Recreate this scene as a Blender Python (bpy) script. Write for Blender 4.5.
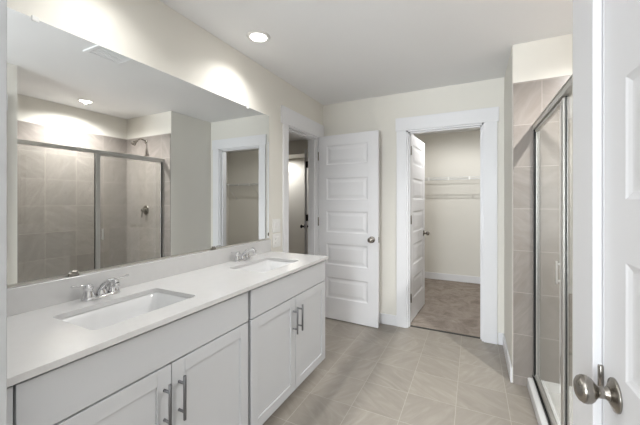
import bpy, bmesh, math, random
from mathutils import Vector, Matrix

# ------------------------------------------------------------------ camera / world / exposure
for o in list(bpy.data.objects):
    bpy.data.objects.remove(o)
SC = bpy.context.scene
COL = SC.collection
CAMX, CAMH = 1.577, 1.314
cam_d = bpy.data.cameras.new('camera')
cam = bpy.data.objects.new('camera', cam_d)
COL.objects.link(cam)
cam.location = (CAMX, 0.0, CAMH)
cam.rotation_euler = (math.radians(90), 0, math.radians(26.42))
cam_d.sensor_width = 36.0
cam_d.lens = 307.59 / 640 * 36.0
cam_d.shift_y = -(212.5 - 200.91) / 640
cam_d.clip_start = 0.02
SC.camera = cam

world = bpy.data.worlds.new('world')
SC.world = world
world.use_nodes = True
bgn = world.node_tree.nodes['Background']
bgn.inputs[0].default_value = (0.80, 0.87, 1.0, 1)
bgn.inputs[1].default_value = 1.0

SC.view_settings.view_transform = 'Standard'
SC.view_settings.look = 'None'
SC.view_settings.gamma = 1.0
SC.view_settings.use_curve_mapping = False
SC.view_settings.exposure = 0.80

CAN_VANITY, CAN_SHOWER, CAN_CLOSET, CAN_HALL, WINDOW_FILL_W, UPLIGHT_FILL_W = 18.0, 112.0, 33.0, 22.0, 88.0, 18.0
CAN_SPREAD = 134
WARM = (1.0, 0.99, 0.97)


def area_light(name, loc, rot, w, h, watts, col, shape='RECTANGLE', spread=180):
    d = bpy.data.lights.new(name, 'AREA')
    d.shape = shape
    d.size = w
    if shape in ('RECTANGLE', 'ELLIPSE'):
        d.size_y = h
    d.energy = watts
    d.color = col
    d.spread = math.radians(spread)
    o = bpy.data.objects.new(name, d)
    COL.objects.link(o)
    o.location = loc
    o.rotation_euler = rot
    return o


# added fill light, set in an invented bedroom window behind the camera
area_light('added_window_fill', (0.80, -3.05, 1.40), (math.radians(90), 0, 0), 1.5, 1.9, WINDOW_FILL_W, (0.90, 0.96, 1.0))

# upward fill light added in the bedroom behind the camera to lift the ambient
area_light('added_uplight', (1.15, -0.55, 1.71), (math.radians(180), 0, 0), 0.26, 0.26, UPLIGHT_FILL_W, (0.95, 0.975, 1.0), 'DISK')

# ------------------------------------------------------------------ materials
def srgb(r, g, b):
    f = lambda c: (c / 255 / 12.92) if c / 255 <= 0.04045 else ((c / 255 + 0.055) / 1.055) ** 2.4
    return (f(r), f(g), f(b), 1)


def principled(name, col, rough=0.5, metal=0.0, spec=0.5):
    m = bpy.data.materials.new(name)
    m.use_nodes = True
    p = m.node_tree.nodes['Principled BSDF']
    p.inputs['Base Color'].default_value = col
    p.inputs['Roughness'].default_value = rough
    p.inputs['Metallic'].default_value = metal
    p.inputs['Specular IOR Level'].default_value = spec
    return m


def N(m, t, **kw):
    n = m.node_tree.nodes.new(t)
    for k, v in kw.items():
        setattr(n, k, v)
    return n


def L(m, a, b):
    m.node_tree.links.new(a, b)


def noisy(name, col, rough, var=0.03, scale=6.0, bump=0.0, bscale=200.0, metal=0.0, spec=0.5):
    """a plain colour with a little procedural variation and a fine bump"""
    m = principled(name, col, rough, metal, spec)
    p = m.node_tree.nodes['Principled BSDF']
    tc = N(m, 'ShaderNodeTexCoord')
    nz = N(m, 'ShaderNodeTexNoise')
    nz.inputs['Scale'].default_value = scale
    nz.inputs['Detail'].default_value = 3
    L(m, tc.outputs['Object'], nz.inputs['Vector'])
    mx = N(m, 'ShaderNodeMix', data_type='RGBA')
    mx.inputs['A'].default_value = tuple(c * (1 - var) for c in col[:3]) + (1,)
    mx.inputs['B'].default_value = tuple(min(1, c * (1 + var)) for c in col[:3]) + (1,)
    L(m, nz.outputs['Fac'], mx.inputs['Factor'])
    L(m, mx.outputs['Result'], p.inputs['Base Color'])
    if bump:
        n2 = N(m, 'ShaderNodeTexNoise')
        n2.inputs['Scale'].default_value = bscale
        n2.inputs['Detail'].default_value = 2
        L(m, tc.outputs['Object'], n2.inputs['Vector'])
        b = N(m, 'ShaderNodeBump')
        b.inputs['Strength'].default_value = bump
        b.inputs['Distance'].default_value = 0.002
        L(m, n2.outputs['Fac'], b.inputs['Height'])
        L(m, b.outputs['Normal'], p.inputs['Normal'])
    return m


def math_node(m, op, a, b=None, c=None):
    n = N(m, 'ShaderNodeMath', operation=op)
    for i, x in enumerate((a, b, c)):
        if x is None:
            continue
        if isinstance(x, (int, float)):
            n.inputs[i].default_value = x
        else:
            L(m, x, n.inputs[i])
    return n.outputs[0]


def tile_material(name, ua, va, u0, v0, su, sv, dark, mid, light, grout, gw=0.0035, rough=0.35, seed=0.0, spec=0.4):
    """stone-look porcelain tiles: a grid on axes ua, va; every tile has its own tone and vein direction"""
    m = principled(name, mid, rough, 0, spec)
    p = m.node_tree.nodes['Principled BSDF']
    tc = N(m, 'ShaderNodeTexCoord')
    sep = N(m, 'ShaderNodeSeparateXYZ')
    L(m, tc.outputs['Object'], sep.inputs[0])
    U = math_node(m, 'DIVIDE', math_node(m, 'SUBTRACT', sep.outputs[ua], u0), su)
    V = math_node(m, 'DIVIDE', math_node(m, 'SUBTRACT', sep.outputs[va], v0), sv)
    iu, iv = math_node(m, 'FLOOR', U), math_node(m, 'FLOOR', V)
    fu, fv = math_node(m, 'FRACT', U), math_node(m, 'FRACT', V)
    comb = N(m, 'ShaderNodeCombineXYZ')
    L(m, iu, comb.inputs[0]); L(m, iv, comb.inputs[1]); comb.inputs[2].default_value = seed
    wn = N(m, 'ShaderNodeTexWhiteNoise', noise_dimensions='3D')
    L(m, comb.outputs[0], wn.inputs['Vector'])
    sc = N(m, 'ShaderNodeSeparateColor')
    L(m, wn.outputs['Color'], sc.inputs[0])
    # local tile coordinates, turned per tile
    uv = N(m, 'ShaderNodeCombineXYZ')
    L(m, sep.outputs[ua], uv.inputs[0]); L(m, sep.outputs[va], uv.inputs[1])
    rot = N(m, 'ShaderNodeVectorRotate', rotation_type='Z_AXIS')
    L(m, uv.outputs[0], rot.inputs['Vector'])
    quarter = math_node(m, 'MULTIPLY', math_node(m, 'FLOOR', math_node(m, 'MULTIPLY', sc.outputs[0], 3.99)), math.pi / 2)
    ang = math_node(m, 'ADD', quarter, 0.5)
    L(m, ang, rot.inputs['Angle'])
    mp = N(m, 'ShaderNodeMapping')
    mp.inputs['Scale'].default_value = (4.2, 15.0, 1)
    L(m, rot.outputs[0], mp.inputs['Vector'])
    off = N(m, 'ShaderNodeVectorMath', operation='MULTIPLY_ADD')
    L(m, wn.outputs['Color'], off.inputs[0])
    off.inputs[1].default_value = (37, 53, 29)
    L(m, mp.outputs[0], off.inputs[2])
    nz = N(m, 'ShaderNodeTexNoise')
    nz.inputs['Scale'].default_value = 1.0
    nz.inputs['Detail'].default_value = 4
    nz.inputs['Roughness'].default_value = 0.55
    nz.inputs['Distortion'].default_value = 1.2
    L(m, off.outputs[0], nz.inputs['Vector'])
    ramp = N(m, 'ShaderNodeValToRGB')
    r = ramp.color_ramp
    r.elements[0].position, r.elements[0].color = 0.30, dark
    r.elements[1].position, r.elements[1].color = 0.72, light
    e = r.elements.new(0.52); e.color = mid
    L(m, nz.outputs['Fac'], ramp.inputs[0])
    tone = math_node(m, 'MULTIPLY_ADD', sc.outputs[1], 0.14, 0.93)
    hs = N(m, 'ShaderNodeHueSaturation')
    L(m, tone, hs.inputs['Value']); L(m, ramp.outputs[0], hs.inputs['Color'])
    # grout
    du = math_node(m, 'MULTIPLY', math_node(m, 'MINIMUM', fu, math_node(m, 'SUBTRACT', 1.0, fu)), su)
    dv = math_node(m, 'MULTIPLY', math_node(m, 'MINIMUM', fv, math_node(m, 'SUBTRACT', 1.0, fv)), sv)
    g = math_node(m, 'LESS_THAN', math_node(m, 'MINIMUM', du, dv), gw / 2)
    mx = N(m, 'ShaderNodeMix', data_type='RGBA')
    L(m, g, mx.inputs['Factor']); L(m, hs.outputs[0], mx.inputs['A'])
    mx.inputs['B'].default_value = grout
    L(m, mx.outputs['Result'], p.inputs['Base Color'])
    L(m, math_node(m, 'MULTIPLY_ADD', g, 0.4, rough), p.inputs['Roughness'])
    b = N(m, 'ShaderNodeBump', invert=True)
    b.inputs['Strength'].default_value = 0.3
    b.inputs['Distance'].default_value = 0.002
    L(m, g, b.inputs['Height']); L(m, b.outputs[0], p.inputs['Normal'])
    return m


M = {}
M['wall'] = noisy('wall_paint', srgb(233, 230, 222), 0.75, 0.012, 3, 0.05, 260, spec=0.25)
M['ceiling'] = noisy('ceiling_paint', srgb(240, 240, 240), 0.85, 0.01, 3, 0.04, 220, spec=0.2)
M['trim'] = noisy('white_trim_paint', srgb(236, 236, 238), 0.35, 0.008, 4)
M['door'] = noisy('white_door_paint', srgb(236, 236, 238), 0.38, 0.008, 4, 0.03, 90)
M['cabinet'] = noisy('pale_grey_cabinet_paint', srgb(196, 197, 199), 0.42, 0.01, 5)
M['shadow_gap'] = principled('cabinet_carcass', srgb(150, 148, 144), 0.6)
M['quartz'] = noisy('white_quartz', srgb(206, 205, 204), 0.16, 0.03, 26, spec=0.5)
M['porcelain'] = noisy('white_porcelain', srgb(220, 220, 220), 0.12, 0.004, 4)
M['acrylic'] = noisy('white_acrylic', srgb(236, 236, 236), 0.22, 0.004, 4)
M['chrome'] = noisy('polished_chrome', (0.74, 0.74, 0.75, 1), 0.05, 0.01, 8, metal=1)
M['nickel'] = noisy('satin_nickel', srgb(156, 151, 144), 0.25, 0.03, 40, metal=1)
M['alu'] = noisy('brushed_shower_metal', srgb(206, 204, 200), 0.36, 0.03, 40, metal=0.8)
M['graphite'] = noisy('graphite_pull_metal', srgb(122, 122, 124), 0.36, 0.03, 40, metal=0.9)
M['gasket'] = principled('black_rubber_gasket', srgb(14, 12, 11), 0.6)
M['dimmed_metal'] = noisy('dark_dimmed_metal', srgb(44, 40, 36), 0.4, 0.03, 30, metal=0.7)  # knobs darkened for the dim far room; hinges are black themselves
M['plastic'] = noisy('white_plastic', srgb(242, 241, 238), 0.3, 0.005, 5)
M['wire'] = noisy('white_vinyl_wire', srgb(226, 226, 224), 0.35, 0.005, 5)
M['shade_grey_end'] = noisy('wall_end_shade_grey', srgb(178, 179, 180), 0.5, 0.008, 4)  # shade on the near wall end is put into this grey
M['clip'] = principled('clear_clip', srgb(238, 238, 236), 0.15)
M['soil'] = principled('drain_dark', srgb(40, 40, 40), 0.5)

TD, TM_, TL = srgb(146, 139, 130), srgb(153, 146, 137), srgb(163, 156, 147)
GR = srgb(178, 170, 162)
M['floor_tile'] = tile_material('floor_tile', 0, 1, 0.88, 1.855, 0.300, 0.2985, TD, TM_, TL, srgb(180, 173, 164), 0.0035, 0.36, 1.0)
SD, SM_, SL = srgb(138, 130, 124), srgb(144, 137, 131), srgb(154, 146, 140)
M['tile_xz'] = tile_material('shower_tile_end', 0, 2, 2.007, 0.064, 0.300, 0.2985, SD, SM_, SL, GR, 0.003, 0.28, 2.0)
M['tile_yz'] = tile_material('shower_tile_back', 1, 2, 2.599, 0.064, 0.300, 0.2985, SD, SM_, SL, GR, 0.003, 0.28, 3.0)

m = principled('mirror_silver', (0.82, 0.835, 0.835, 1), 0.0, 1.0)
M['mirror'] = m

# shower glass: clear pane, transmits straight through and reflects by Fresnel
m = bpy.data.materials.new('shower_glass'); m.use_nodes = True
nt = m.node_tree; nt.nodes.clear()
out = N(m, 'ShaderNodeOutputMaterial')
tr = N(m, 'ShaderNodeBsdfTransparent'); tr.inputs[0].default_value = (0.955, 0.965, 0.955, 1)
gl = N(m, 'ShaderNodeBsdfGlossy'); gl.inputs['Roughness'].default_value = 0.0
gl.inputs[0].default_value = (0.95, 0.96, 0.95, 1)
# Schlick reflectance from the surface angle, the same from both sides of the pane
geo = N(m, 'ShaderNodeNewGeometry')
dt = N(m, 'ShaderNodeVectorMath', operation='DOT_PRODUCT')
L(m, geo.outputs['Incoming'], dt.inputs[0]); L(m, geo.outputs['Normal'], dt.inputs[1])
fz = math_node(m, 'MULTIPLY_ADD', math_node(m, 'POWER', math_node(m, 'SUBTRACT', 1.0, math_node(m, 'ABSOLUTE', dt.outputs['Value'])), 5.0), 0.96, 0.04)
mxs = N(m, 'ShaderNodeMixShader')
L(m, fz, mxs.inputs[0]); L(m, tr.outputs[0], mxs.inputs[1]); L(m, gl.outputs[0], mxs.inputs[2])
L(m, mxs.outputs[0], out.inputs[0])
M['glass'] = m

# carpet: mottled pile with vacuum strokes
m = principled('beige_carpet', srgb(170, 155, 140), 0.95, 0, 0.1)
p = m.node_tree.nodes['Principled BSDF']
tc = N(m, 'ShaderNodeTexCoord')
n1 = N(m, 'ShaderNodeTexNoise'); n1.inputs['Scale'].default_value = 5.5; n1.inputs['Detail'].default_value = 5
n1.inputs['Roughness'].default_value = 0.65; n1.inputs['Distortion'].default_value = 1.4
L(m, tc.outputs['Object'], n1.inputs['Vector'])
n2 = N(m, 'ShaderNodeTexNoise'); n2.inputs['Scale'].default_value = 160; n2.inputs['Detail'].default_value = 2
L(m, tc.outputs['Object'], n2.inputs['Vector'])
cr = N(m, 'ShaderNodeValToRGB')
cr.color_ramp.elements[0].position, cr.color_ramp.elements[0].color = 0.33, srgb(132, 121, 113)
cr.color_ramp.elements[1].position, cr.color_ramp.elements[1].color = 0.68, srgb(181, 170, 160)
mix = math_node(m, 'MULTIPLY_ADD', n2.outputs['Fac'], 0.35, math_node(m, 'MULTIPLY', n1.outputs['Fac'], 0.68))
L(m, mix, cr.inputs[0]); L(m, cr.outputs[0], p.inputs['Base Color'])
bp = N(m, 'ShaderNodeBump'); bp.inputs['Strength'].default_value = 0.8; bp.inputs['Distance'].default_value = 0.006
L(m, n2.outputs['Fac'], bp.inputs['Height']); L(m, bp.outputs[0], p.inputs['Normal'])
M['carpet'] = m

m = bpy.data.materials.new('lamp_lens'); m.use_nodes = True
p = m.node_tree.nodes['Principled BSDF']
p.inputs['Base Color'].default_value = (0.9, 0.9, 0.88, 1)
p.inputs['Emission Color'].default_value = (1, 0.97, 0.92, 1)
p.inputs['Emission Strength'].default_value = 6.0
M['lens'] = m

m = bpy.data.materials.new('daylight_pane'); m.use_nodes = True
p = m.node_tree.nodes['Principled BSDF']
p.inputs['Emission Color'].default_value = (0.9, 0.95, 1, 1)
p.inputs['Emission Strength'].default_value = 2.0
M['sky_pane'] = m


# ------------------------------------------------------------------ mesh helpers
def box(bm, x0, x1, y0, y1, z0, z1, bev=0.0, seg=2):
    b = bmesh.new()
    vs = [b.verts.new((x, y, z)) for x in (x0, x1) for y in (y0, y1) for z in (z0, z1)]
    for f in ((0, 1, 3, 2), (4, 6, 7, 5), (0, 4, 5, 1), (2, 3, 7, 6), (0, 2, 6, 4), (1, 5, 7, 3)):
        b.faces.new([vs[i] for i in f])
    if bev:
        bmesh.ops.bevel(b, geom=b.edges[:], offset=bev, segments=seg, profile=0.5, affect='EDGES')
    merge(bm, b)
    return bm


def merge(bm, b, mat=None):
    if mat is not None:
        bmesh.ops.transform(b, matrix=mat, verts=b.verts[:])
    bmesh.ops.recalc_face_normals(b, faces=b.faces[:])
    vm = {v: bm.verts.new(v.co) for v in b.verts}
    for f in b.faces:
        try:
            nf = bm.faces.new([vm[v] for v in f.verts])
            nf.smooth = f.smooth
        except ValueError:
            pass
    b.free()


def lathe(bm, prof, mat=None, seg=32, sx=1.0, sy=1.0):
    """prof: list of (radius, z) turned about local Z"""
    b = bmesh.new()
    rings = []
    for r, z in prof:
        if r < 1e-6:
            rings.append([b.verts.new((0, 0, z))])
        else:
            rings.append([b.verts.new((r * sx * math.cos(2 * math.pi * k / seg), r * sy * math.sin(2 * math.pi * k / seg), z)) for k in range(seg)])
    for a, c in zip(rings[:-1], rings[1:]):
        for k in range(seg):
            k2 = (k + 1) % seg
            if len(a) == 1 and len(c) == 1:
                continue
            if len(a) == 1:
                f = b.faces.new((a[0], c[k], c[k2]))
            elif len(c) == 1:
                f = b.faces.new((a[k], c[0], a[k2]))
            else:
                f = b.faces.new((a[k], c[k], c[k2], a[k2]))
            f.smooth = True
    for ring, flip in ((rings[0], True), (rings[-1], False)):
        if len(ring) > 1:
            b.faces.new(ring[::-1] if flip else ring)
    merge(bm, b, mat)
    return bm


def tube(bm, pts, r, seg=12, flat=1.0):
    """round bar through pts; r a number or one radius per point; flat squeezes it along its second axis"""
    pts = [Vector(q) for q in pts]
    rs = r if isinstance(r, (list, tuple)) else [r] * len(pts)
    b = bmesh.new()
    rings = []
    up = None
    for i, q in enumerate(pts):
        t = ((pts[min(i + 1, len(pts) - 1)] - pts[max(i - 1, 0)])).normalized()
        if up is None:
            up = Vector((0, 0, 1)) if abs(t.z) < 0.9 else Vector((1, 0, 0))
        s = t.cross(up).normalized()
        up = s.cross(t).normalized()
        rings.append([b.verts.new(q + s * rs[i] * math.cos(2 * math.pi * k / seg) + up * rs[i] * flat * math.sin(2 * math.pi * k / seg)) for k in range(seg)])
    for a, c in zip(rings[:-1], rings[1:]):
        for k in range(seg):
            f = b.faces.new((a[k], a[(k + 1) % seg], c[(k + 1) % seg], c[k]))
            f.smooth = True
    b.faces.new(rings[0][::-1]); b.faces.new(rings[-1])
    merge(bm, b)
    return bm


def smooth_path(pts, n=6):
    """Catmull-Rom through pts"""
    P = [Vector(q) for q in pts]
    P = [P[0] * 2 - P[1]] + P + [P[-1] * 2 - P[-2]]
    o = []
    for i in range(1, len(P) - 2):
        for k in range(n):
            t = k / n
            o.append(0.5 * ((2 * P[i]) + (P[i + 1] - P[i - 1]) * t + (2 * P[i - 1] - 5 * P[i] + 4 * P[i + 1] - P[i + 2]) * t * t
                            + (-P[i - 1] + 3 * P[i] - 3 * P[i + 1] + P[i + 2]) * t ** 3))
    o.append(P[-2])
    return o


def obj(name, bm, mat, parent=None, label=None, kind=None):
    me = bpy.data.meshes.new(name)
    bm.to_mesh(me); bm.free()
    me.materials.append(M[mat])
    o = bpy.data.objects.new(name, me)
    COL.objects.link(o)
    if parent is not None:
        o.parent = parent
    if label:
        o['label'] = label
    if kind:
        o['kind'] = kind
    return o


def thing(name, label, cat, loc=(0, 0, 0), rz=0.0, group=None, kind=None):
    o = bpy.data.objects.new(name, None)
    o.empty_display_size = 0.05
    COL.objects.link(o)
    o.location = loc
    o.rotation_euler = (0, 0, rz)
    o['label'] = label; o['category'] = cat
    if group:
        o['group'] = group
    if kind:
        o['kind'] = kind
    return o


def struct(name, bm, mat, label, cat):
    o = obj(name, bm, mat, None, label, 'structure')
    o['category'] = cat
    return o


def dup(root, loc, label, group=None):
    r = root.copy(); COL.objects.link(r)
    r.location = loc; r['label'] = label
    if group:
        r['group'] = group
    for ch in list(root.children):
        c = ch.copy(); COL.objects.link(c); c.parent = r
        for g in ch.children:
            d = g.copy(); COL.objects.link(d); d.parent = c
    return r


BM = bmesh.new
RX = lambda a: Matrix.Rotation(math.radians(a), 4, 'X')
RY = lambda a: Matrix.Rotation(math.radians(a), 4, 'Y')
RZ = lambda a: Matrix.Rotation(math.radians(a), 4, 'Z')
T = lambda x, y, z: Matrix.Translation((x, y, z))

# ------------------------------------------------------------------ the room shell
CZ = 2.44          # ceiling
YB = 3.258         # back wall face
XP = 1.833         # partition face beside the shower
XR = 1.845         # right wall face
YE = 2.607         # shower far end wall
YN = 1.165         # shower near end wall
XS = 2.735         # shower back wall
YC0, YC1 = YB + 0.115, 5.50   # closet

b = BM(); box(b, -0.058, 2.9, 0.18, YB + 0.06, -0.06, 0.0)
struct('floor', b, 'floor_tile', 'square taupe stone-look floor tiles with pale grout across the bathroom', 'floor')
b = BM(); box(b, -0.05, 3.7, YB + 0.06, 5.6, -0.06, 0.0)
struct('floor_closet', b, 'carpet', 'mottled beige carpet on the floor of the walk-in closet', 'floor')
b = BM(); box(b, -3.3, -0.058, 0.18, 5.6, -0.06, 0.0); box(b, -3.3, 3.4, -3.2, 0.18, -0.06, 0.0)
struct('floor_adjoining', b, 'carpet', 'beige carpet in the rooms outside the bathroom doorways', 'floor')

b = BM(); box(b, -3.3, 3.8, -3.2, 5.6, CZ, CZ + 0.08)
struct('ceiling', b, 'ceiling', 'plain white flat ceiling over the bathroom', 'ceiling')

# left wall with the far doorway
LD0, LD1, LDH = 2.470, 3.135, 2.035
b = BM()
box(b, -0.115, 0, 0.18, LD0, 0, CZ); box(b, -0.115, 0, LD1, YB + 0.115, 0, CZ); box(b, -0.115, 0, LD0, LD1, LDH, CZ)
struct('wall_left', b, 'wall', 'warm off-white painted wall behind the long vanity mirror', 'wall')
# back wall with closet doorway
CD0, CD1, CDH = 0.962, 1.668, 2.045
b = BM()
box(b, 0, CD0, YB, YC0, 0, CZ); box(b, CD1, 2.9, YB, YC0, 0, CZ); box(b, CD0, CD1, YB, YC0, CDH, CZ)
struct('wall_back', b, 'wall', 'beige painted end wall holding the closet doorway', 'wall')
# partition block at the far end of the shower
b = BM(); box(b, XP, 2.9, YE, YB, 0, CZ, 0.003)
struct('wall_partition', b, 'wall', 'beige wall corner between the closet doorway and the shower', 'wall')
b = BM(); box(b, XS, 2.9, YN - 0.1, YE, 0, CZ)
struct('wall_shower_back', b, 'wall', 'white painted strip of wall above tile at the back of the shower', 'wall')
# right wall: near end of shower and the wall with the near door
RD0, RD1, RDH = 0.245, 0.9245, 2.045
b = BM()
box(b, XR, 2.9, 1.05, YN, 0, CZ); box(b, XR, XR + 0.115, RD1 + 0.010, 1.05, 0, CZ)
box(b, XR, XR + 0.115, RD0, RD1, RDH, CZ); box(b, XR, XR + 0.115, 0.06, RD0, 0, CZ)
struct('wall_right', b, 'wall', 'painted wall around the white door at the right edge', 'wall')
# wall the camera looks past, at the left; unseen right piece added to block light
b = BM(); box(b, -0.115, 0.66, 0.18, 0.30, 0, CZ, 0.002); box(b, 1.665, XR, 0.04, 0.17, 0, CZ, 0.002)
struct('wall_near', b, 'shade_grey_end', 'wall end at the left edge with shade put into its grey, plus unseen light blocker', 'wall')
# closet and hall shells
b = BM()
box(b, -0.05, 3.7, YC1, YC1 + 0.1, 0, CZ)
box(b, 3.6, 3.7, YB, YC1, 0, CZ); box(b, 2.9, 3.6, YB, YC0, 0, CZ)
box(b, -0.115, 0.0, YC0, YC1, 0, CZ)
struct('wall_closet', b, 'wall', 'beige painted walls inside the walk-in closet', 'wall')
b = BM()
box(b, -3.3, -0.115, 5.45, 5.55, 0, CZ); box(b, -3.3, -3.2, -3.2, 5.45, 0, CZ)
box(b, -3.2, -0.115, 0.18, 0.28, 0, CZ)
struct('wall_hall', b, 'wall', 'pale wall of the room seen through the left doorway', 'wall')
b = BM(); box(b, -3.2, -0.115, 4.95, 5.45, 2.19, CZ)
struct('wall_soffit', b, 'wall', 'dropped soffit in the room seen through the left doorway', 'wall')
# bedroom behind the camera, with an opening added for the window fill light
b = BM()
box(b, -3.2, 0.03, -3.2, -3.1, 0, CZ); box(b, 1.57, 3.4, -3.2, -3.1, 0, CZ)
box(b, 0.03, 1.57, -3.2, -3.1, 0, 0.43); box(b, 0.03, 1.57, -3.2, -3.1, 2.37, CZ)
box(b, 3.3, 3.4, -3.1, 0.18, 0, CZ)
box(b, XR + 0.115, 3.4, 0.06, 0.18, 0, CZ)
struct('wall_rear', b, 'wall', 'painted walls of the bedroom behind the viewer', 'wall')


# shower wall tile
ZT = 2.160
b = BM(); box(b, XP + 0.004, XS, YE - 0.009, YE, 0.0, ZT, 0.0015)
struct('wall_tile_end', b, 'tile_xz', 'taupe tiled end wall of the shower with the shower head', 'tiled wall')
b = BM(); box(b, XS - 0.009, XS, YN, YE - 0.009, 0.0, ZT)
struct('wall_tile_back', b, 'tile_yz', 'taupe tiled long back wall of the shower', 'tiled wall')
b = BM(); box(b, XR + 0.06, XS - 0.009, YN, YN + 0.009, 0.0, ZT)
struct('wall_tile_near', b, 'tile_xz', 'taupe tiled near end wall of the shower', 'tiled wall')

# baseboards (stepped top edge)
def baseboard(bm, x0, x1, y0, y1, h=0.108, t=0.013):
    box(bm, x0, x1, y0, y1, 0, h, 0.0025)

b = BM(); box(b, 0.0, 0.860, YB - 0.013, YB, 0, 0.108, 0.003); box(b, 1.785, XP, YB - 0.013, YB, 0, 0.108, 0.003)
struct('baseboard_back', b, 'trim', 'white baseboard along the end wall beside the closet casing', 'baseboard')
b = BM(); box(b, XP - 0.013, XP, YE, YB - 0.013, 0, 0.108, 0.003)
struct('baseboard_partition', b, 'trim', 'white baseboard on the short wall beside the shower', 'baseboard')
b = BM(); box(b, 0.0, 3.6, YC1 - 0.013, YC1, 0, 0.108, 0.003); box(b, 0, 0.013, YC0, YC1 - 0.013, 0, 0.108, 0.003)
struct('baseboard_closet', b, 'trim', 'white baseboard along the closet back wall above carpet', 'baseboard')
b = BM(); box(b, CD0, CD1, YB + 0.045, YB + 0.075, -0.002, 0.004, 0.001)
struct('trim_4', b, 'soil', 'thin dark transition strip where floor tile meets closet carpet', 'threshold')

# ------------------------------------------------------------------ door casings
def casing_left():
    b = BM()
    box(b, 0, 0.018, 2.392, LD0 + 0.004, 0, LDH, 0.002)
    box(b, 0, 0.018, LD1 - 0.004, 3.212, 0, LDH, 0.002)
    box(b, 0, 0.020, 2.362, 3.242, LDH - 0.002, 2.190, 0.002)
    # jamb lining and stop
    box(b, -0.125, 0.002, LD0, LD0 + 0.016, 0, LDH); box(b, -0.125, 0.002, LD1 - 0.016, LD1, 0, LDH)
    box(b, -0.125, 0.002, LD0, LD1, LDH - 0.016, LDH)
    box(b, -0.075, -0.04, LD0 + 0.016, LD0 + 0.027, 0, LDH - 0.016); box(b, -0.075, -0.04, LD1 - 0.027, LD1 - 0.016, 0, LDH - 0.016)
    box(b, -0.075, -0.04, LD0 + 0.016, LD1 - 0.016, LDH - 0.027, LDH - 0.016)
    return struct('trim_1', b, 'trim', 'white flat casing and jamb of the open doorway in the left wall', 'door casing')

def casing_closet():
    b = BM()
    y0 = YB - 0.018
    box(b, 0.861, CD0, y0, YB, 0, CDH, 0.002); box(b, CD1, 1.778, y0, YB, 0, CDH, 0.002)
    box(b, 0.851, 1.791, YB - 0.021, YB, CDH - 0.002, 2.176, 0.002)
    box(b, CD0, CD0 + 0.016, YB - 0.002, YC0 + 0.002, 0, CDH); box(b, CD1 - 0.016, CD1, YB - 0.002, YC0 + 0.002, 0, CDH)
    box(b, CD0, CD1, YB - 0.002, YC0 + 0.002, CDH - 0.016, CDH)
    box(b, CD0 + 0.016, CD0 + 0.027, YB + 0.035, YB + 0.072, 0, CDH - 0.016); box(b, CD1 - 0.027, CD1 - 0.016, YB + 0.035, YB + 0.072, 0, CDH - 0.016)
    box(b, CD0 + 0.016, CD1 - 0.016, YB + 0.035, YB + 0.072, CDH - 0.027, CDH - 0.016)
    # closet side casing
    box(b, 0.861, CD0, YC0, YC0 + 0.018, 0, CDH); box(b, CD1, 1.778, YC0, YC0 + 0.018, 0, CDH)
    box(b, 0.851, 1.791, YC0, YC0 + 0.021, CDH, 2.176)
    return struct('trim_2', b, 'trim', 'white flat casing with wide head board around the closet doorway', 'door casing')

def casing_right():
    b = BM()
    box(b, XR - 0.017, XR, RD1 + 0.003, 1.089, 0, RDH, 0.002)
    box(b, XR - 0.017, XR, 0.07, RD0 - 0.012, 0, RDH, 0.002)
    box(b, XR - 0.020, XR, 0.064, 1.100, RDH, 2.18, 0.002)
    box(b, XR + 0.0005, XR + 0.117, RD1 - 0.002, RD1 + 0.014, 0, RDH); box(b, XR + 0.0005, XR + 0.117, RD0 - 0.014, RD0, 0, RDH)
    box(b, XR + 0.0005, XR + 0.117, RD0, RD1, RDH - 0.014, RDH)
    o = struct('trim_3', b, 'trim', 'white casing of the closed door at the right edge of the view', 'door casing')
    s = BM(); lathe(s, [(0.0045, 0.868), (0.0055, 0.870), (0.0055, 0.933), (0.0045, 0.935)], T(XR - 0.0035, RD1 + 0.0005, 0), 14)
    box(s, XR - 0.002, XR + 0.03, RD1 - 0.0022, RD1 - 0.0012, 0.872, 0.931)
    obj('strike_plate', s, 'nickel', o, 'satin nickel strike plate behind the near knob')
    return o

casing_left(); casing_closet(); casing_right()

# ------------------------------------------------------------------ five-panel doors
PANELS = [(1.917, 1.703), (1.557, 1.315), (1.190, 0.955), (0.830, 0.598), (0.460, 0.231)]

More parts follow.
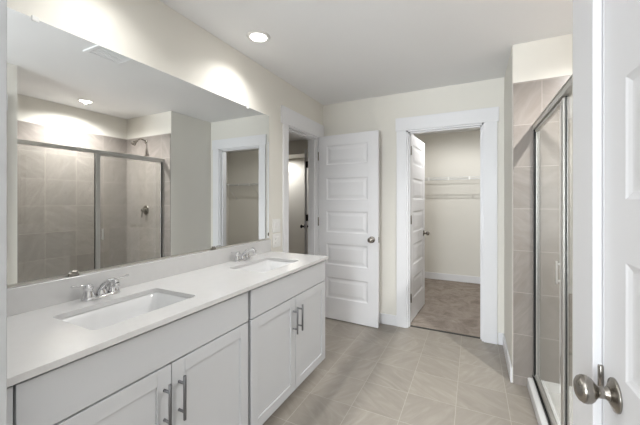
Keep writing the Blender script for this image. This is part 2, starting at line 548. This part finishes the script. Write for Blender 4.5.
def door_leaf_bm(w, h, t=0.035, x0=0.098, x1=None):
    """leaf from local x=0 (hinge) to x=w, y in 0..t, z 0..h, moulded panels on both faces"""
    x1 = w - 0.112 if x1 is None else x1
    b = bmesh.new()
    zs = [0]
    for t_, bo in PANELS[::-1]:
        zs += [bo, t_]
    zs.append(h)
    for side in (0, 1):
        Y = 0.0 if side == 0 else t
        dirn = 1 if side == 0 else -1
        def q(xa, xb, za, zb):
            v = [b.verts.new((x, Y, z)) for x, z in ((xa, za), (xb, za), (xb, zb), (xa, zb))]
            b.faces.new(v)
        q(0, x0, 0, h); q(x1, w, 0, h)
        for i in range(0, len(zs), 2):
            q(x0, x1, zs[i], zs[i + 1])
        for tp, bo in PANELS:
            loops = []
            for off, dep in ((0, 0), (0.005, 0.0028), (0.014, 0.0060), (0.021, 0.0063), (0.030, 0.0056), (0.052, 0.0022), (0.056, 0.002)):
                loops.append([b.verts.new((x, Y + dirn * dep, z)) for x, z in ((x0 + off, bo + off), (x1 - off, bo + off), (x1 - off, tp - off), (x0 + off, tp - off))])
            for a, c in zip(loops[:-1], loops[1:]):
                for k in range(4):
                    b.faces.new((a[k], a[(k + 1) % 4], c[(k + 1) % 4], c[k]))
            b.faces.new(loops[-1])
    # edges
    for xx in (0, w):
        v = [b.verts.new(c) for c in ((xx, 0, 0), (xx, t, 0), (xx, t, h), (xx, 0, h))]; b.faces.new(v)
    for zz in (0, h):
        v = [b.verts.new(c) for c in ((0, 0, zz), (w, 0, zz), (w, t, zz), (0, t, zz))]; b.faces.new(v)
    bmesh.ops.remove_doubles(b, verts=b.verts[:], dist=1e-5)
    bmesh.ops.recalc_face_normals(b, faces=b.faces[:])
    return b


KNOB = [(0.0, 0.069), (0.008, 0.0688), (0.017, 0.067), (0.0243, 0.0625), (0.0282, 0.056), (0.0288, 0.050), (0.0268, 0.043),
        (0.0220, 0.037), (0.0155, 0.0325), (0.0125, 0.029), (0.0115, 0.017), (0.0150, 0.0135), (0.0150, 0.010), (0.0125, 0.0095),
        (0.0125, 0.0085)]
ROSE = [(0.0, 0.012), (0.014, 0.012), (0.020, 0.0105), (0.0265, 0.0065), (0.0325, 0.005), (0.034, 0.003), (0.034, 0.0)]

def add_knob(parent, x, z, t, sides=(0, 1), mat='nickel'):
    for s in sides:
        mt = T(x, 0, z) @ RX(90) if s == 0 else T(x, t, z) @ RX(-90)
        b = BM(); lathe(b, KNOB, mt, 36)
        k = obj('door_knob', b, mat, parent)
        b = BM(); lathe(b, ROSE, mt, 36)
        obj('rosette', b, mat, k)


def add_hinges(parent, zs, mat='nickel', x=-0.004, y=-0.004, h=0.09):
    for z in zs:
        b = BM(); lathe(b, [(0, -h / 2 - 0.004), (0.004, -h / 2 - 0.003), (0.0062, -h / 2), (0.0062, h / 2), (0.004, h / 2 + 0.003), (0, h / 2 + 0.004)], T(x, y, z), 14)
        box(b, x, x + 0.006, y, y + 0.03, z - h / 2, z + h / 2)
        obj('hinge', b, mat, parent)


def make_door(name, label, w, h, loc, rz, knob_z, sides=(0, 1), hz=(0.24, 1.07, 1.81), hx=-0.004, hy=-0.004, mat='nickel', mirror_y=False):
    o = obj(name, door_leaf_bm(w, h), 'door', None, label, 'structure')
    o['category'] = 'door'
    o.location = loc
    o.rotation_euler = (0, 0, rz)
    add_knob(o, w - 0.066, knob_z, 0.035, sides, mat)
    add_hinges(o, hz, mat, hx, hy)
    # latch face plate on the free edge
    b = BM(); box(b, w - 0.001, w + 0.001, 0.006, 0.029, knob_z - 0.028, knob_z + 0.028, 0.0005)
    obj('latch_plate', b, mat, o)
    return o

# open door of the left doorway: hinge near the corner, leaf swung out along the end wall
hx, hy = 0.014, 3.118
fx, fy = 0.7075, 3.085
make_door('door_1', 'open white five-panel door standing against the end wall beside the vanity', 0.695, 2.028,
          (hx, hy - 0.0, 0.011), math.atan2(fy - hy, fx - hx), 0.902, hx=-0.006, hy=0.0)
# closet door, opened into the closet
a = math.atan2(4.09 - 3.388, 1.033 - 0.984)
make_door('door_2', 'white five-panel door swung open into the closet above carpet', 0.690, 2.028, (0.984, 3.388, 0.012), a, 0.902,
          hx=-0.005, hy=-0.003, hz=(0.26, 1.10, 1.84))
# closed door on the right wall, latch edge farther away
make_door('door_3', 'closed white five-panel door with satin knob at the right edge', RD1 - RD0 - 0.007, 2.028, (XR + 0.036, RD0 + 0.004, 0.002), math.radians(90), 0.903,
          sides=(1,), hx=-0.004, hy=0.038)
# door seen edge-on in the room beyond the left doorway
dx, dy = -0.492, 3.76
make_door('door_4', 'grey-white door seen edge-on with knob darkened for dimness through the left doorway', 0.60, 2.028, (dx, dy, 0.01), math.radians(119.3), 0.905, hx=-0.012, hy=-0.012, mat='dimmed_metal')
b = BM(); box(b, -0.790, -0.735, 4.40, 4.48, 0, 2.12, 0.002)
struct('trim_5', b, 'trim', 'white jamb post behind the edge-on door in the left doorway', 'door casing')

# ------------------------------------------------------------------ mirror
t = thing('vanity_mirror', 'large frameless mirror on the left wall above the double vanity', 'mirror', (0.005, 1.25, 0.988), math.radians(-0.10))
b = BM(); box(b, 0.0005, 0.0095, 0.345 - 1.25, 2.161 - 1.25, 0.0095, 2.041 - 0.988)
obj('mirror_glass', b, 'mirror', t)
for y, z, mt in ((0.594, 2.041, 'clip'), (1.883, 2.041, 'clip')):
    b = BM(); box(b, 0.0, 0.0135, y - 0.012 - 1.25, y + 0.012 - 1.25, z - 0.988 - 0.012, z - 0.988 + 0.010, 0.003)
    obj('mirror_clip', b, mt, t, 'clear plastic clip on the mirror top edge')
for y in (0.727, 1.534):
    b = BM(); box(b, 0.0, 0.0135, y - 0.019 - 1.25, y + 0.019 - 1.25, -0.003, 0.012, 0.002)
    box(b, 0.009, 0.0155, y - 0.012 - 1.25, y + 0.012 - 1.25, 0.0, 0.020, 0.002)
    obj('mirror_clip', b, 'nickel', t, 'metal clip at the mirror bottom edge')

# ------------------------------------------------------------------ vanity cabinets
def shaker_bm(y0, y1, z0, z1, x0=0.531, x1=0.550, st=0.058, dep=0.007):
    b = BM()
    box(b, x0, x1, y0, y0 + st, z0, z1, 0.0015); box(b, x0, x1, y1 - st, y1, z0, z1, 0.0015)
    box(b, x0, x1, y0 + st, y1 - st, z1 - st, z1, 0.0015); box(b, x0, x1, y0 + st, y1 - st, z0, z0 + st, 0.0015)
    box(b, x0, x1 - dep, y0 + st - 0.003, y1 - st + 0.003, z0 + st - 0.003, z1 - st + 0.003)
    return b

def bar_pull_bm(y, zc, ln=0.170):
    b = BM()
    lathe(b, [(0, -ln / 2), (0.0052, -ln / 2), (0.006, -ln / 2 + 0.001), (0.006, ln / 2 - 0.001), (0.0052, ln / 2), (0, ln / 2)], T(0.583, y, zc), 16)
    for dz in (-0.055, 0.055):
        lathe(b, [(0.006, 0), (0.005, 0.003), (0.005, 0.036)], T(0.5495, y, zc + dz) @ RY(90), 12)
    return b

def make_cabinet(loc_y, w, label):
    t = thing('vanity_cabinet', label, 'cabinet', (0, loc_y, 0), group='vanity base cabinets')
    h = w / 2
    b = BM()
    box(b, 0.004, 0.528, -h, -h + 0.018, 0.09, 0.862); box(b, 0.004, 0.528, h - 0.018, h, 0.09, 0.862)
    box(b, 0.004, 0.528, -h + 0.018, h - 0.018, 0.09, 0.108); box(b, 0.004, 0.016, -h + 0.018, h - 0.018, 0.108, 0.69)
    # face frame
    box(b, 0.510, 0.529, -h, -h + 0.04, 0.09, 0.845); box(b, 0.510, 0.529, h - 0.04, h, 0.09, 0.845)
    box(b, 0.510, 0.529, -h + 0.04, h - 0.04, 0.090, 0.13); box(b, 0.510, 0.529, -h + 0.04, h - 0.04, 0.67, 0.73); box(b, 0.480, 0.500, -h + 0.04, h - 0.04, 0.83, 0.862)
    obj('carcass', b, 'cabinet', t)
    b = BM(); box(b, 0.455, 0.470, -h, h, 0.0, 0.09); box(b, 0.02, 0.455, -h, -h + 0.015, 0, 0.09); box(b, 0.02, 0.455, h - 0.015, h, 0, 0.09)
    obj('toe_kick', b, 'cabinet', t)
    b = BM(); box(b, 0.531, 0.550, -h + 0.004, h - 0.004, 0.701, 0.851, 0.0015)
    obj('drawer_front', b, 'cabinet', t)
    for s in (-1, 1):
        y0, y1 = (-h + 0.004, -0.002) if s < 0 else (0.002, h - 0.004)
        d = obj('door', shaker_bm(y0, y1, 0.094, 0.694), 'cabinet', t)
        obj('handle', bar_pull_bm(s * 0.032, 0.555), 'graphite', d)
    return t

cab = make_cabinet(0.798, 0.900, 'pale grey shaker vanity cabinet under the nearer sink')
c2 = dup(cab, (0, 1.713, 0), 'pale grey shaker vanity cabinet under the farther sink beside the open door')
b = BM(); box(b, 0.004, 0.549, 0.303, 0.3465, 0.09, 0.851, 0.001); box(b, 0.004, 0.470, 0.303, 0.3465, 0.0, 0.09)
o = obj('filler_panel', b, 'cabinet'); o['label'] = 'narrow pale grey filler strip between left wall end and vanity cabinet'; o['category'] = 'filler'

# ------------------------------------------------------------------ countertop with two sink cut-outs
CT0, CT1 = 0.863, 0.883
SX0, SX1 = 0.170, 0.455
SINKS = (0.792, 1.715)
SH = 0.213
t = thing('countertop', 'long white quartz vanity top with backsplash on the grey cabinets', 'countertop', (0, 1.24, CT0))
b = BM()
b2 = bmesh.new()
def slab(xa, xb, ya, yb):
    box(b2, xa, xb, ya - 1.24, yb - 1.24, 0, CT1 - CT0)
ye0, ye1 = 0.303, 2.174
ys = [ye0] + [v for s in SINKS for v in (s - SH, s + SH)] + [ye1]
def counter_mesh():
    m = bmesh.new()
    def rect(xa, xb, ya, yb, z):
        m.faces.new([m.verts.new((x, y - 1.24, z)) for x, y in ((xa, ya), (xb, ya), (xb, yb), (xa, yb))])
    def rounded(xa, xb, ya, yb, r=0.022, n=6):
        pts = []
        for cx, cy, a0 in ((xb - r, yb - r, 0), (xa + r, yb - r, 90), (xa + r, ya + r, 180), (xb - r, ya + r, 270)):
            for k in range(n + 1):
                an = math.radians(a0 + 90 * k / n)
                pts.append((cx + r * math.cos(an), cy + r * math.sin(an)))
        return pts
    H = CT1 - CT0
    for z in (0, H):
        rect(0.003, SX0, ye0, ye1, z); rect(SX1, 0.569, ye0, ye1, z)
        for i in (0, 2, 4):
            rect(SX0, SX1, ys[i], ys[i + 1], z)
    for s in SINKS:
        xa, xb, ya, yb = SX0, SX1, s - SH, s + SH
        pts = rounded(xa, xb, ya, yb)
        n = len(pts) // 4
        corners = ((xb, yb), (xa, yb), (xa, ya), (xb, ya))
        for z in (0, H):
            for c in range(4):
                seg = pts[c * n:(c + 1) * n]
                cv = m.verts.new((corners[c][0], corners[c][1] - 1.24, z))
                vv = [m.verts.new((x, y - 1.24, z)) for x, y in seg]
                for k in range(len(vv) - 1):
                    m.faces.new((cv, vv[k], vv[k + 1]))
        lo = [m.verts.new((x, y - 1.24, 0)) for x, y in pts]; hi = [m.verts.new((x, y - 1.24, H)) for x, y in pts]
        for k in range(len(pts)):
            k2 = (k + 1) % len(pts)
            m.faces.new((lo[k], lo[k2], hi[k2], hi[k]))
    # outer sides
    o4 = ((0.003, ye0), (0.569, ye0), (0.569, ye1), (0.003, ye1))
    for k in range(4):
        (xa, ya), (xb, yb) = o4[k], o4[(k + 1) % 4]
        m.faces.new([m.verts.new(c) for c in ((xa, ya - 1.24, 0), (xb, yb - 1.24, 0), (xb, yb - 1.24, H), (xa, ya - 1.24, H))])
    bmesh.ops.remove_doubles(m, verts=m.verts[:], dist=1e-6)
    bmesh.ops.recalc_face_normals(m, faces=m.faces[:])
    return m
b.free(); b2.free()
obj('slab', counter_mesh(), 'quartz', t)
b = BM(); box(b, 0.001, 0.028, 0.303 - 1.24, ye1 - 1.24, CT1 - CT0, 0.984 - CT0, 0.0015)
obj('backsplash', b, 'quartz', t)

# undermount sinks
def sink_bm(depth=0.135):
    m = bmesh.new()
    hw, hl = (SX1 - SX0) / 2, SH
    def ring(ix, iy, r, z, n=6):
        pts = []
        x1, y1 = hw - ix, hl - iy
        for cx, cy, a0 in ((x1 - r, y1 - r, 0), (-x1 + r, y1 - r, 90), (-x1 + r, -y1 + r, 180), (x1 - r, -y1 + r, 270)):
            for k in range(n + 1):
                an = math.radians(a0 + 90 * k / n)
                pts.append(m.verts.new((cx + r * math.cos(an), cy + r * math.sin(an), z)))
        return pts
    spec = [(-0.018, -0.018, 0.03, -0.006), (-0.018, -0.018, 0.03, 0.0), (-0.003, -0.003, 0.024, 0.0), (0.002, 0.002, 0.024, -0.006), (0.012, 0.016, 0.035, -0.07), (0.020, 0.030, 0.045, -depth + 0.03),
            (0.034, 0.05, 0.05, -depth + 0.010), (0.06, 0.09, 0.05, -depth), (hw - 0.03, hl - 0.03, 0.0225, -depth - 0.004)]
    rings = [ring(*s) for s in spec]
    for a, c in zip(rings[:-1], rings[1:]):
        for k in range(len(a)):
            f = m.faces.new((a[k], a[(k + 1) % len(a)], c[(k + 1) % len(a)], c[k])); f.smooth = True
    m.faces.new(rings[-1])
    bmesh.ops.recalc_face_normals(m, faces=m.faces[:])
    for f in m.faces:
        if f.normal.z < -0.2 and abs(f.calc_center_median().z) > 0.1:
            pass
    return m

def make_sink(y, label):
    t = thing('sink', label, 'sink', ((SX0 + SX1) / 2, y, CT0 - 0.0005), group='undermount basins')
    o = obj('basin', sink_bm(), 'porcelain', t)
    b = BM(); lathe(b, [(0.0, -0.1345), (0.012, -0.1345), (0.014, -0.133), (0.022, -0.1335), (0.0265, -0.136), (0.0265, -0.139)], None, 24)
    obj('drain', b, 'chrome', t)
    return t
s1 = make_sink(SINKS[0], 'white rectangular undermount sink nearer the viewer')
dup(s1, ((SX0 + SX1) / 2, SINKS[1], CT0 - 0.0005), 'white rectangular undermount sink nearer the open door')

# centreset faucets
def make_faucet(loc, label):
    t = thing('faucet', label, 'faucet', loc, group='chrome two-handle faucets')
    b = BM()
    # oval deck plate
    m = bmesh.new()
    rings = []
    for ins, z in ((0.0, 0.0), (0.0, 0.008), (0.003, 0.013), (0.008, 0.016)):
        pts = []
        for k in range(40):
            an = 2 * math.pi * k / 40
            r = 0.029 - ins
            cy = 0.051 if math.sin(an) >= 0 else -0.051
            pts.append(m.verts.new((r * math.cos(an), cy + r * math.sin(an), z)))
        rings.append(pts)
    for a_, c_ in zip(rings[:-1], rings[1:]):
        for k in range(40):
            f = m.faces.new((a_[k], a_[(k + 1) % 40], c_[(k + 1) % 40], c_[k])); f.smooth = True
    m.faces.new(rings[-1]); m.faces.new(rings[0][::-1])
    merge(b, m)
    obj('deck_plate', b, 'chrome', t)
    # spout: stout body rising and arching over the basin
    b = BM()
    lathe(b, [(0.024, 0.014), (0.023, 0.022), (0.019, 0.034), (0.017, 0.045)], T(0.002, 0, 0), 24)
    path = smooth_path([(0.0, 0, 0.030), (0.016, 0, 0.050), (0.045, 0, 0.070), (0.080, 0, 0.083), (0.104, 0, 0.084), (0.116, 0, 0.074)], 5)
    n = len(path)
    tube(b, path, [0.0185 - 0.0065 * i / (n - 1) for i in range(n)], 16, 0.8)
    lathe(b, [(0.0125, 0), (0.0135, 0.002), (0.0135, 0.014), (0.0115, 0.018)], T(0.113, 0, 0.058), 18)
    obj('spout', b, 'chrome', t)
    for s in (-1, 1):
        b = BM()
        lathe(b, [(0.024, 0.014), (0.0245, 0.018), (0.020, 0.030), (0.0165, 0.044), (0.0185, 0.050), (0.020, 0.056), (0.018, 0.064), (0.010, 0.070), (0, 0.072)], T(0, s * 0.051, 0), 24)
        pth = smooth_path([(0, s * 0.051, 0.060), (0.002, s * 0.068, 0.067), (0.004, s * 0.092, 0.069), (0.006, s * 0.116, 0.074)], 5)
        n = len(pth)
        tube(b, pth, [0.0085 - 0.0025 * math.sin(math.pi * i / (n - 1)) for i in range(n)], 12, 0.6)
        obj('handle', b, 'chrome', t)
    return t
f1 = make_faucet((0.082, 0.800, CT1), 'chrome two-handle faucet at the nearer sink')
dup(f1, (0.082, 1.745, CT1), 'chrome two-handle faucet at the farther sink')

# ------------------------------------------------------------------ switch and outlet plates
def plate(name, label, cat, y, z, kind):
    t = thing(name, label, cat, (0.0, y, z))
    b = BM(); box(b, 0.0003, 0.0085, -0.060, 0.060, -0.060, 0.060, 0.003)
    obj('cover_plate', b, 'plastic', t)
    for i, yy in enumerate((-0.023, 0.023)):
        b = BM()
        if kind[i] == 's':
            box(b, 0.007, 0.0105, yy - 0.0165, yy + 0.0165, -0.033, 0.033, 0.001)
            m = bmesh.new()
            vs = [m.verts.new(c) for c in ((0.0105, yy - 0.0145, -0.031), (0.0105, yy + 0.0145, -0.031), (0.0155, yy + 0.0145, 0.031), (0.0155, yy - 0.0145, 0.031),
                                           (0.0095, yy - 0.0145, -0.031), (0.0095, yy + 0.0145, -0.031), (0.0095, yy + 0.0145, 0.031), (0.0095, yy - 0.0145, 0.031))]
            for f in ((0, 1, 2, 3), (4, 5, 1, 0), (5, 6, 2, 1), (6, 7, 3, 2), (7, 4, 0, 3)):
                m.faces.new([vs[k] for k in f])
            merge(b, m)
            obj('rocker', b, 'plastic', t)
        else:
            box(b, 0.007, 0.011, yy - 0.0165, yy + 0.0165, -0.033, 0.033, 0.001)
            s_ = obj('socket', b, 'plastic', t)
            b = BM()
            for zc in (-0.017, 0.017):
                for dy in (-0.006, 0.006):
                    box(b, 0.0108, 0.0113, yy + dy - 0.001, yy + dy + 0.001, zc - 0.004, zc + 0.004)
                box(b, 0.0108, 0.0113, yy - 0.002, yy + 0.002, zc - 0.0105, zc - 0.0065)
            obj('slots', b, 'soil', s_)
    return t
plate('light_switch', 'white double rocker switch plate between mirror and left doorway', 'light switch', 2.288, 1.093, 'ss')
plate('power_outlet', 'white wall plate with outlet just above the countertop end below the switch', 'outlet', 2.292, 0.962, 'os')

# ------------------------------------------------------------------ ceiling lights and vent
def can_light(loc, label, watts, spread=CAN_SPREAD, blend=1.0):
    t = thing('recessed_light', label, 'ceiling light', loc, group='round recessed ceiling lights')
    b = BM(); lathe(b, [(0.056, 0.0), (0.056, -0.006), (0.060, -0.009), (0.078, -0.004), (0.080, 0.0)], None, 40)
    obj('trim_ring', b, 'plastic', t)
    b = BM(); lathe(b, [(0.0, -0.005), (0.057, -0.005), (0.057, -0.002), (0.0, -0.002)], None, 40)
    obj('lens', b, 'lens', t)
    d = bpy.data.lights.new('can_lamp', 'SPOT')
    d.energy = watts
    d.color = WARM
    d.spot_size = math.radians(spread)
    d.spot_blend = blend
    d.shadow_soft_size = 0.018
    lo = bpy.data.objects.new('can_lamp', d)
    COL.objects.link(lo)
    lo.location = (0, 0, -0.012)
    lo.parent = t
    return t
can_light((0.262, 1.70, CZ), 'round white recessed ceiling light over the farther vanity sink', CAN_VANITY)
can_light((0.262, 0.79, CZ), 'unseen recessed ceiling light added above the nearer vanity sink', CAN_VANITY * 0.55)  # out of view, added for brightness
can_light((2.36, 1.92, CZ), 'round recessed ceiling light inside the shower, seen in the mirror', CAN_SHOWER, 158, 1.0)
can_light((1.40, 4.14, CZ), 'round recessed ceiling light inside the closet', CAN_CLOSET, 178, 0.35)
can_light((-1.95, 5.08, 2.19), 'round recessed light in the soffit past the left doorway', CAN_HALL, 178, 0.5)

t = thing('exhaust_vent', 'white square exhaust fan grille in the ceiling, reflected in mirror top', 'vent', (0.93, 1.40, CZ))
b = BM()
for a_, c_, d_, e_ in ((-0.135, 0.135, -0.135, -0.105), (-0.135, 0.135, 0.105, 0.135), (-0.135, -0.105, -0.105, 0.105), (0.105, 0.135, -0.105, 0.105)):
    box(b, a_, c_, d_, e_, -0.010, 0, 0.004)
obj('grille_frame', b, 'ceiling', t)
b = BM()
for k in range(13):
    y = -0.096 + k * 0.016
    box(b, -0.105, 0.105, y - 0.0045, y + 0.0045, -0.008, -0.002)
obj('slats', b, 'ceiling', t)

# ------------------------------------------------------------------ shower
t = thing('shower_pan', 'white acrylic shower base with raised curb', 'shower base', (2.3, 1.9, 0))
PX0, PX1, PY0, PY1 = 1.922 - 2.3, XS - 0.009 - 2.3, YN + 0.009 - 1.9, YE - 0.009 - 1.9
m = bmesh.new()
def prect(i0x, i1x, iy, z):
    return [m.verts.new(c) for c in ((PX0 + i0x, PY0 + iy, z), (PX1 - i1x, PY0 + iy, z), (PX1 - i1x, PY1 - iy, z), (PX0 + i0x, PY1 - iy, z))]
rg = [prect(0, 0, 0, 0), prect(0, 0, 0, 0.064), prect(0.006, 0.002, 0.002, 0.071), prect(0.095, 0.025, 0.025, 0.071), prect(0.103, 0.030, 0.030, 0.064), prect(0.125, 0.05, 0.05, 0.03), prect(0.36, 0.36, 0.6, 0.022)]
for a_, c_ in zip(rg[:-1], rg[1:]):
    for k in range(4):
        m.faces.new((a_[k], a_[(k + 1) % 4], c_[(k + 1) % 4], c_[k]))
m.faces.new(rg[-1])
bmesh.ops.recalc_face_normals(m, faces=m.faces[:])
bmesh.ops.bevel(m, geom=[e for e in m.edges if e.calc_length() < 0.08], offset=0.004, segments=2, affect='EDGES')
obj('base', m, 'acrylic', t)
b = BM(); lathe(b, [(0, 0.026), (0.045, 0.026), (0.05, 0.022)], None, 24); obj('drain', b, 'chrome', t)

DX = 1.974            # door plane
ZC, ZH = 0.071, 1.846
PA, PBm = YN + 0.009, YE - 0.009
t = thing('shower_enclosure', 'framed glass shower enclosure with brushed metal header on the white curb', 'shower door', (DX, 1.9, ZC))
def bx(bm, x0, x1, y0, y1, z0, z1, bev=0.002):
    box(bm, x0, x1, y0 - 1.9, y1 - 1.9, z0 - ZC, z1 - ZC, bev)
b = BM(); bx(b, -0.022, 0.022, PA, PBm, ZH - 0.036, ZH); bx(b, -0.026, -0.018, PA, PBm, ZH - 0.008, ZH - 0.002, 0.001)
obj('header', b, 'alu', t)
b = BM(); bx(b, -0.022, 0.022, PA, PBm, ZC, ZC + 0.018); bx(b, -0.006, 0.006, PA, PBm, ZC + 0.018, ZC + 0.026)
obj('bottom_track', b, 'alu', t)
b = BM(); bx(b, -0.0235, -0.012, PA + 0.002, PBm - 0.002, ZC + 0.012, ZC + 0.0205, 0.0005)
obj('track_seal', b, 'gasket', t, 'black seal strip along the bottom track')
for y0, y1 in ((PA, PA + 0.022), (PBm - 0.020, PBm)):
    b = BM(); bx(b, -0.018, 0.018, y0, y1, ZC + 0.018, ZH - 0.036)
    obj('wall_jamb', b, 'alu', t)
# fixed pane
F0, F1, D0, D1 = PA + 0.022, 1.812, 1.821, PBm - 0.028
b = BM(); bx(b, -0.003, 0.003, F0, F1, ZC + 0.024, ZH - 0.036, 0)
obj('glass_pane', b, 'glass', t)
b = BM(); bx(b, -0.005, 0.003, F1 - 0.001, F1 + 0.005, ZC + 0.026, ZH - 0.037, 0.001)
obj('seal', b, 'gasket', t, 'black vertical seal between the two glass panels')
# framed swinging door
b = BM(); bx(b, -0.014, 0.010, D0, D0 + 0.040, ZC + 0.030, ZH - 0.040)
bx(b, -0.006, 0.006, D1 - 0.006, D1, ZC + 0.030, ZH - 0.040)
bx(b, -0.012, 0.010, D0 + 0.040, D1 - 0.006, ZH - 0.054, ZH - 0.040); bx(b, -0.012, 0.010, D0 + 0.040, D1 - 0.006, ZC + 0.030, ZC + 0.044)
d = obj('door_frame', b, 'alu', t)
b = BM(); bx(b, -0.003, 0.003, D0 + 0.036, D1 - 0.003, ZC + 0.040, ZH - 0.050, 0)
obj('door_glass', b, 'glass', d)
b = BM(); bx(b, -0.019, 0.006, D1 + 0.000, D1 + 0.009, ZC + 0.028, ZH - 0.038, 0.001)
obj('door_seal', b, 'gasket', d, 'black seal along the far jamb')
b = BM()
bx(b, -0.030, -0.022, D0 + 0.050, D0 + 0.064, 0.905, 1.018, 0.003)
for z in (0.92, 1.003):
    bx(b, -0.023, -0.002, D0 + 0.053, D0 + 0.061, z - 0.005, z + 0.005, 0.002)
obj('pull_handle', b, 'alu', d)

# shower head on the tiled end wall
t = thing('shower_sprayer', 'satin shower head on a bent arm high on the tiled end wall', 'shower head', (2.308, YE - 0.009, 2.092))
b = BM(); lathe(b, [(0.0, 0.012), (0.012, 0.012), (0.022, 0.008), (0.029, 0.003), (0.029, 0.0)], RX(90), 24)
obj('flange', b, 'nickel', t)
b = BM(); tube(b, smooth_path([(0, -0.004, 0), (0, -0.045, 0.022), (0, -0.085, 0.022), (0, -0.118, -0.004)], 6), 0.0085, 12)
obj('arm', b, 'nickel', t)
b = BM(); lathe(b, [(0, 0.012), (0.012, 0.010), (0.014, 0.0), (0.012, -0.010), (0.016, -0.022), (0.024, -0.042), (0.031, -0.060), (0.031, -0.067), (0.0, -0.069)], T(0, -0.122, -0.010) @ RX(-48), 24)
obj('spray_head', b, 'nickel', t)
t = thing('shower_valve', 'round satin shower valve trim with lever on the tiled end wall', 'shower valve', (2.308, YE - 0.009, 1.194))
b = BM(); lathe(b, [(0.0, 0.010), (0.04, 0.010), (0.055, 0.007), (0.063, 0.003), (0.063, 0.0)], RX(90), 36)
obj('escutcheon', b, 'nickel', t)
b = BM(); lathe(b, [(0.026, 0.008), (0.026, 0.03), (0.022, 0.055), (0.018, 0.06), (0.0, 0.062)], RX(90), 24)
tube(b, smooth_path([(0, -0.048, -0.012), (0.0, -0.055, -0.05), (0.0, -0.058, -0.095)], 5), 0.008, 12, 0.7)
obj('lever', b, 'nickel', t)

# ------------------------------------------------------------------ closet wire shelving
t = thing('wire_shelf', 'white ventilated wire shelf with lipped front on the closet back wall', 'shelf', (1.80, YC1, 1.676))
CLIP_X = (0.36, 0.66, 0.95, 1.24, 1.53, 1.82, 2.11, 2.40, 2.69, 2.98, 3.27)
BRACE_X = (0.35, 0.84, 1.80, 2.66, 3.35)
SW = 1.797
FY = -0.36
b = BM()
for k in range(100):
    x = -0.95 + 0.006 + k * 0.0262
    tube(b, [(x, -0.004, 0), (x, FY, 0), (x, FY - 0.003, -0.034)], 0.0017, 6)
obj('deck_wires', b, 'wire', t)
for nm, y, z in (('back_rail', -0.006, -0.004), ('middle_rail', -0.13, -0.004), ('front_rail', FY, 0.003), ('lip_rail', FY - 0.003, -0.034)):
    b = BM(); tube(b, [(-SW, y, z), (SW, y, z)], 0.0050, 8); obj(nm, b, 'wire', t)
for px in CLIP_X:
    b = BM(); box(b, px - 1.80 - 0.011, px - 1.80 + 0.011, FY - 0.009, FY + 0.006, -0.042, 0.010, 0.002); obj('lip_connector', b, 'plastic', t)
for px in BRACE_X:
    x = px - 1.80
    b = BM(); tube(b, [(x, FY + 0.02, -0.006), (x, -0.012, -0.30)], 0.0045, 8)
    box(b, x - 0.008, x + 0.008, -0.012, -0.0005, -0.34, -0.28)
    obj('support_brace', b, 'wire', t)
for k in range(8):
    x = -1.5 + k * 0.42
    b = BM(); box(b, x - 0.010, x + 0.010, -0.014, -0.0005, -0.014, 0.012, 0.002); obj('wall_clip', b, 'wire', t)

# invented floor lamp behind the viewer, housing the added uplight set at the top
t = thing('added_uplight_lamp', 'unseen slim floor lamp with upward bowl, added for fill light behind the viewer', 'floor lamp', (1.15, -0.55, 0))
b = BM(); lathe(b, [(0, 0), (0.14, 0), (0.14, 0.012), (0.03, 0.03), (0.012, 0.05)], None, 28); obj('base', b, 'nickel', t)
b = BM(); lathe(b, [(0.012, 0.045), (0.012, 1.56)], None, 16); obj('added_lamp_pole', b, 'nickel', t)
b = BM(); lathe(b, [(0.012, 1.55), (0.05, 1.56), (0.11, 1.60), (0.15, 1.68), (0.16, 1.72), (0.155, 1.72), (0.145, 1.68), (0.105, 1.61), (0.0, 1.57)], None, 32); obj('added_lamp_bowl', b, 'porcelain', t)
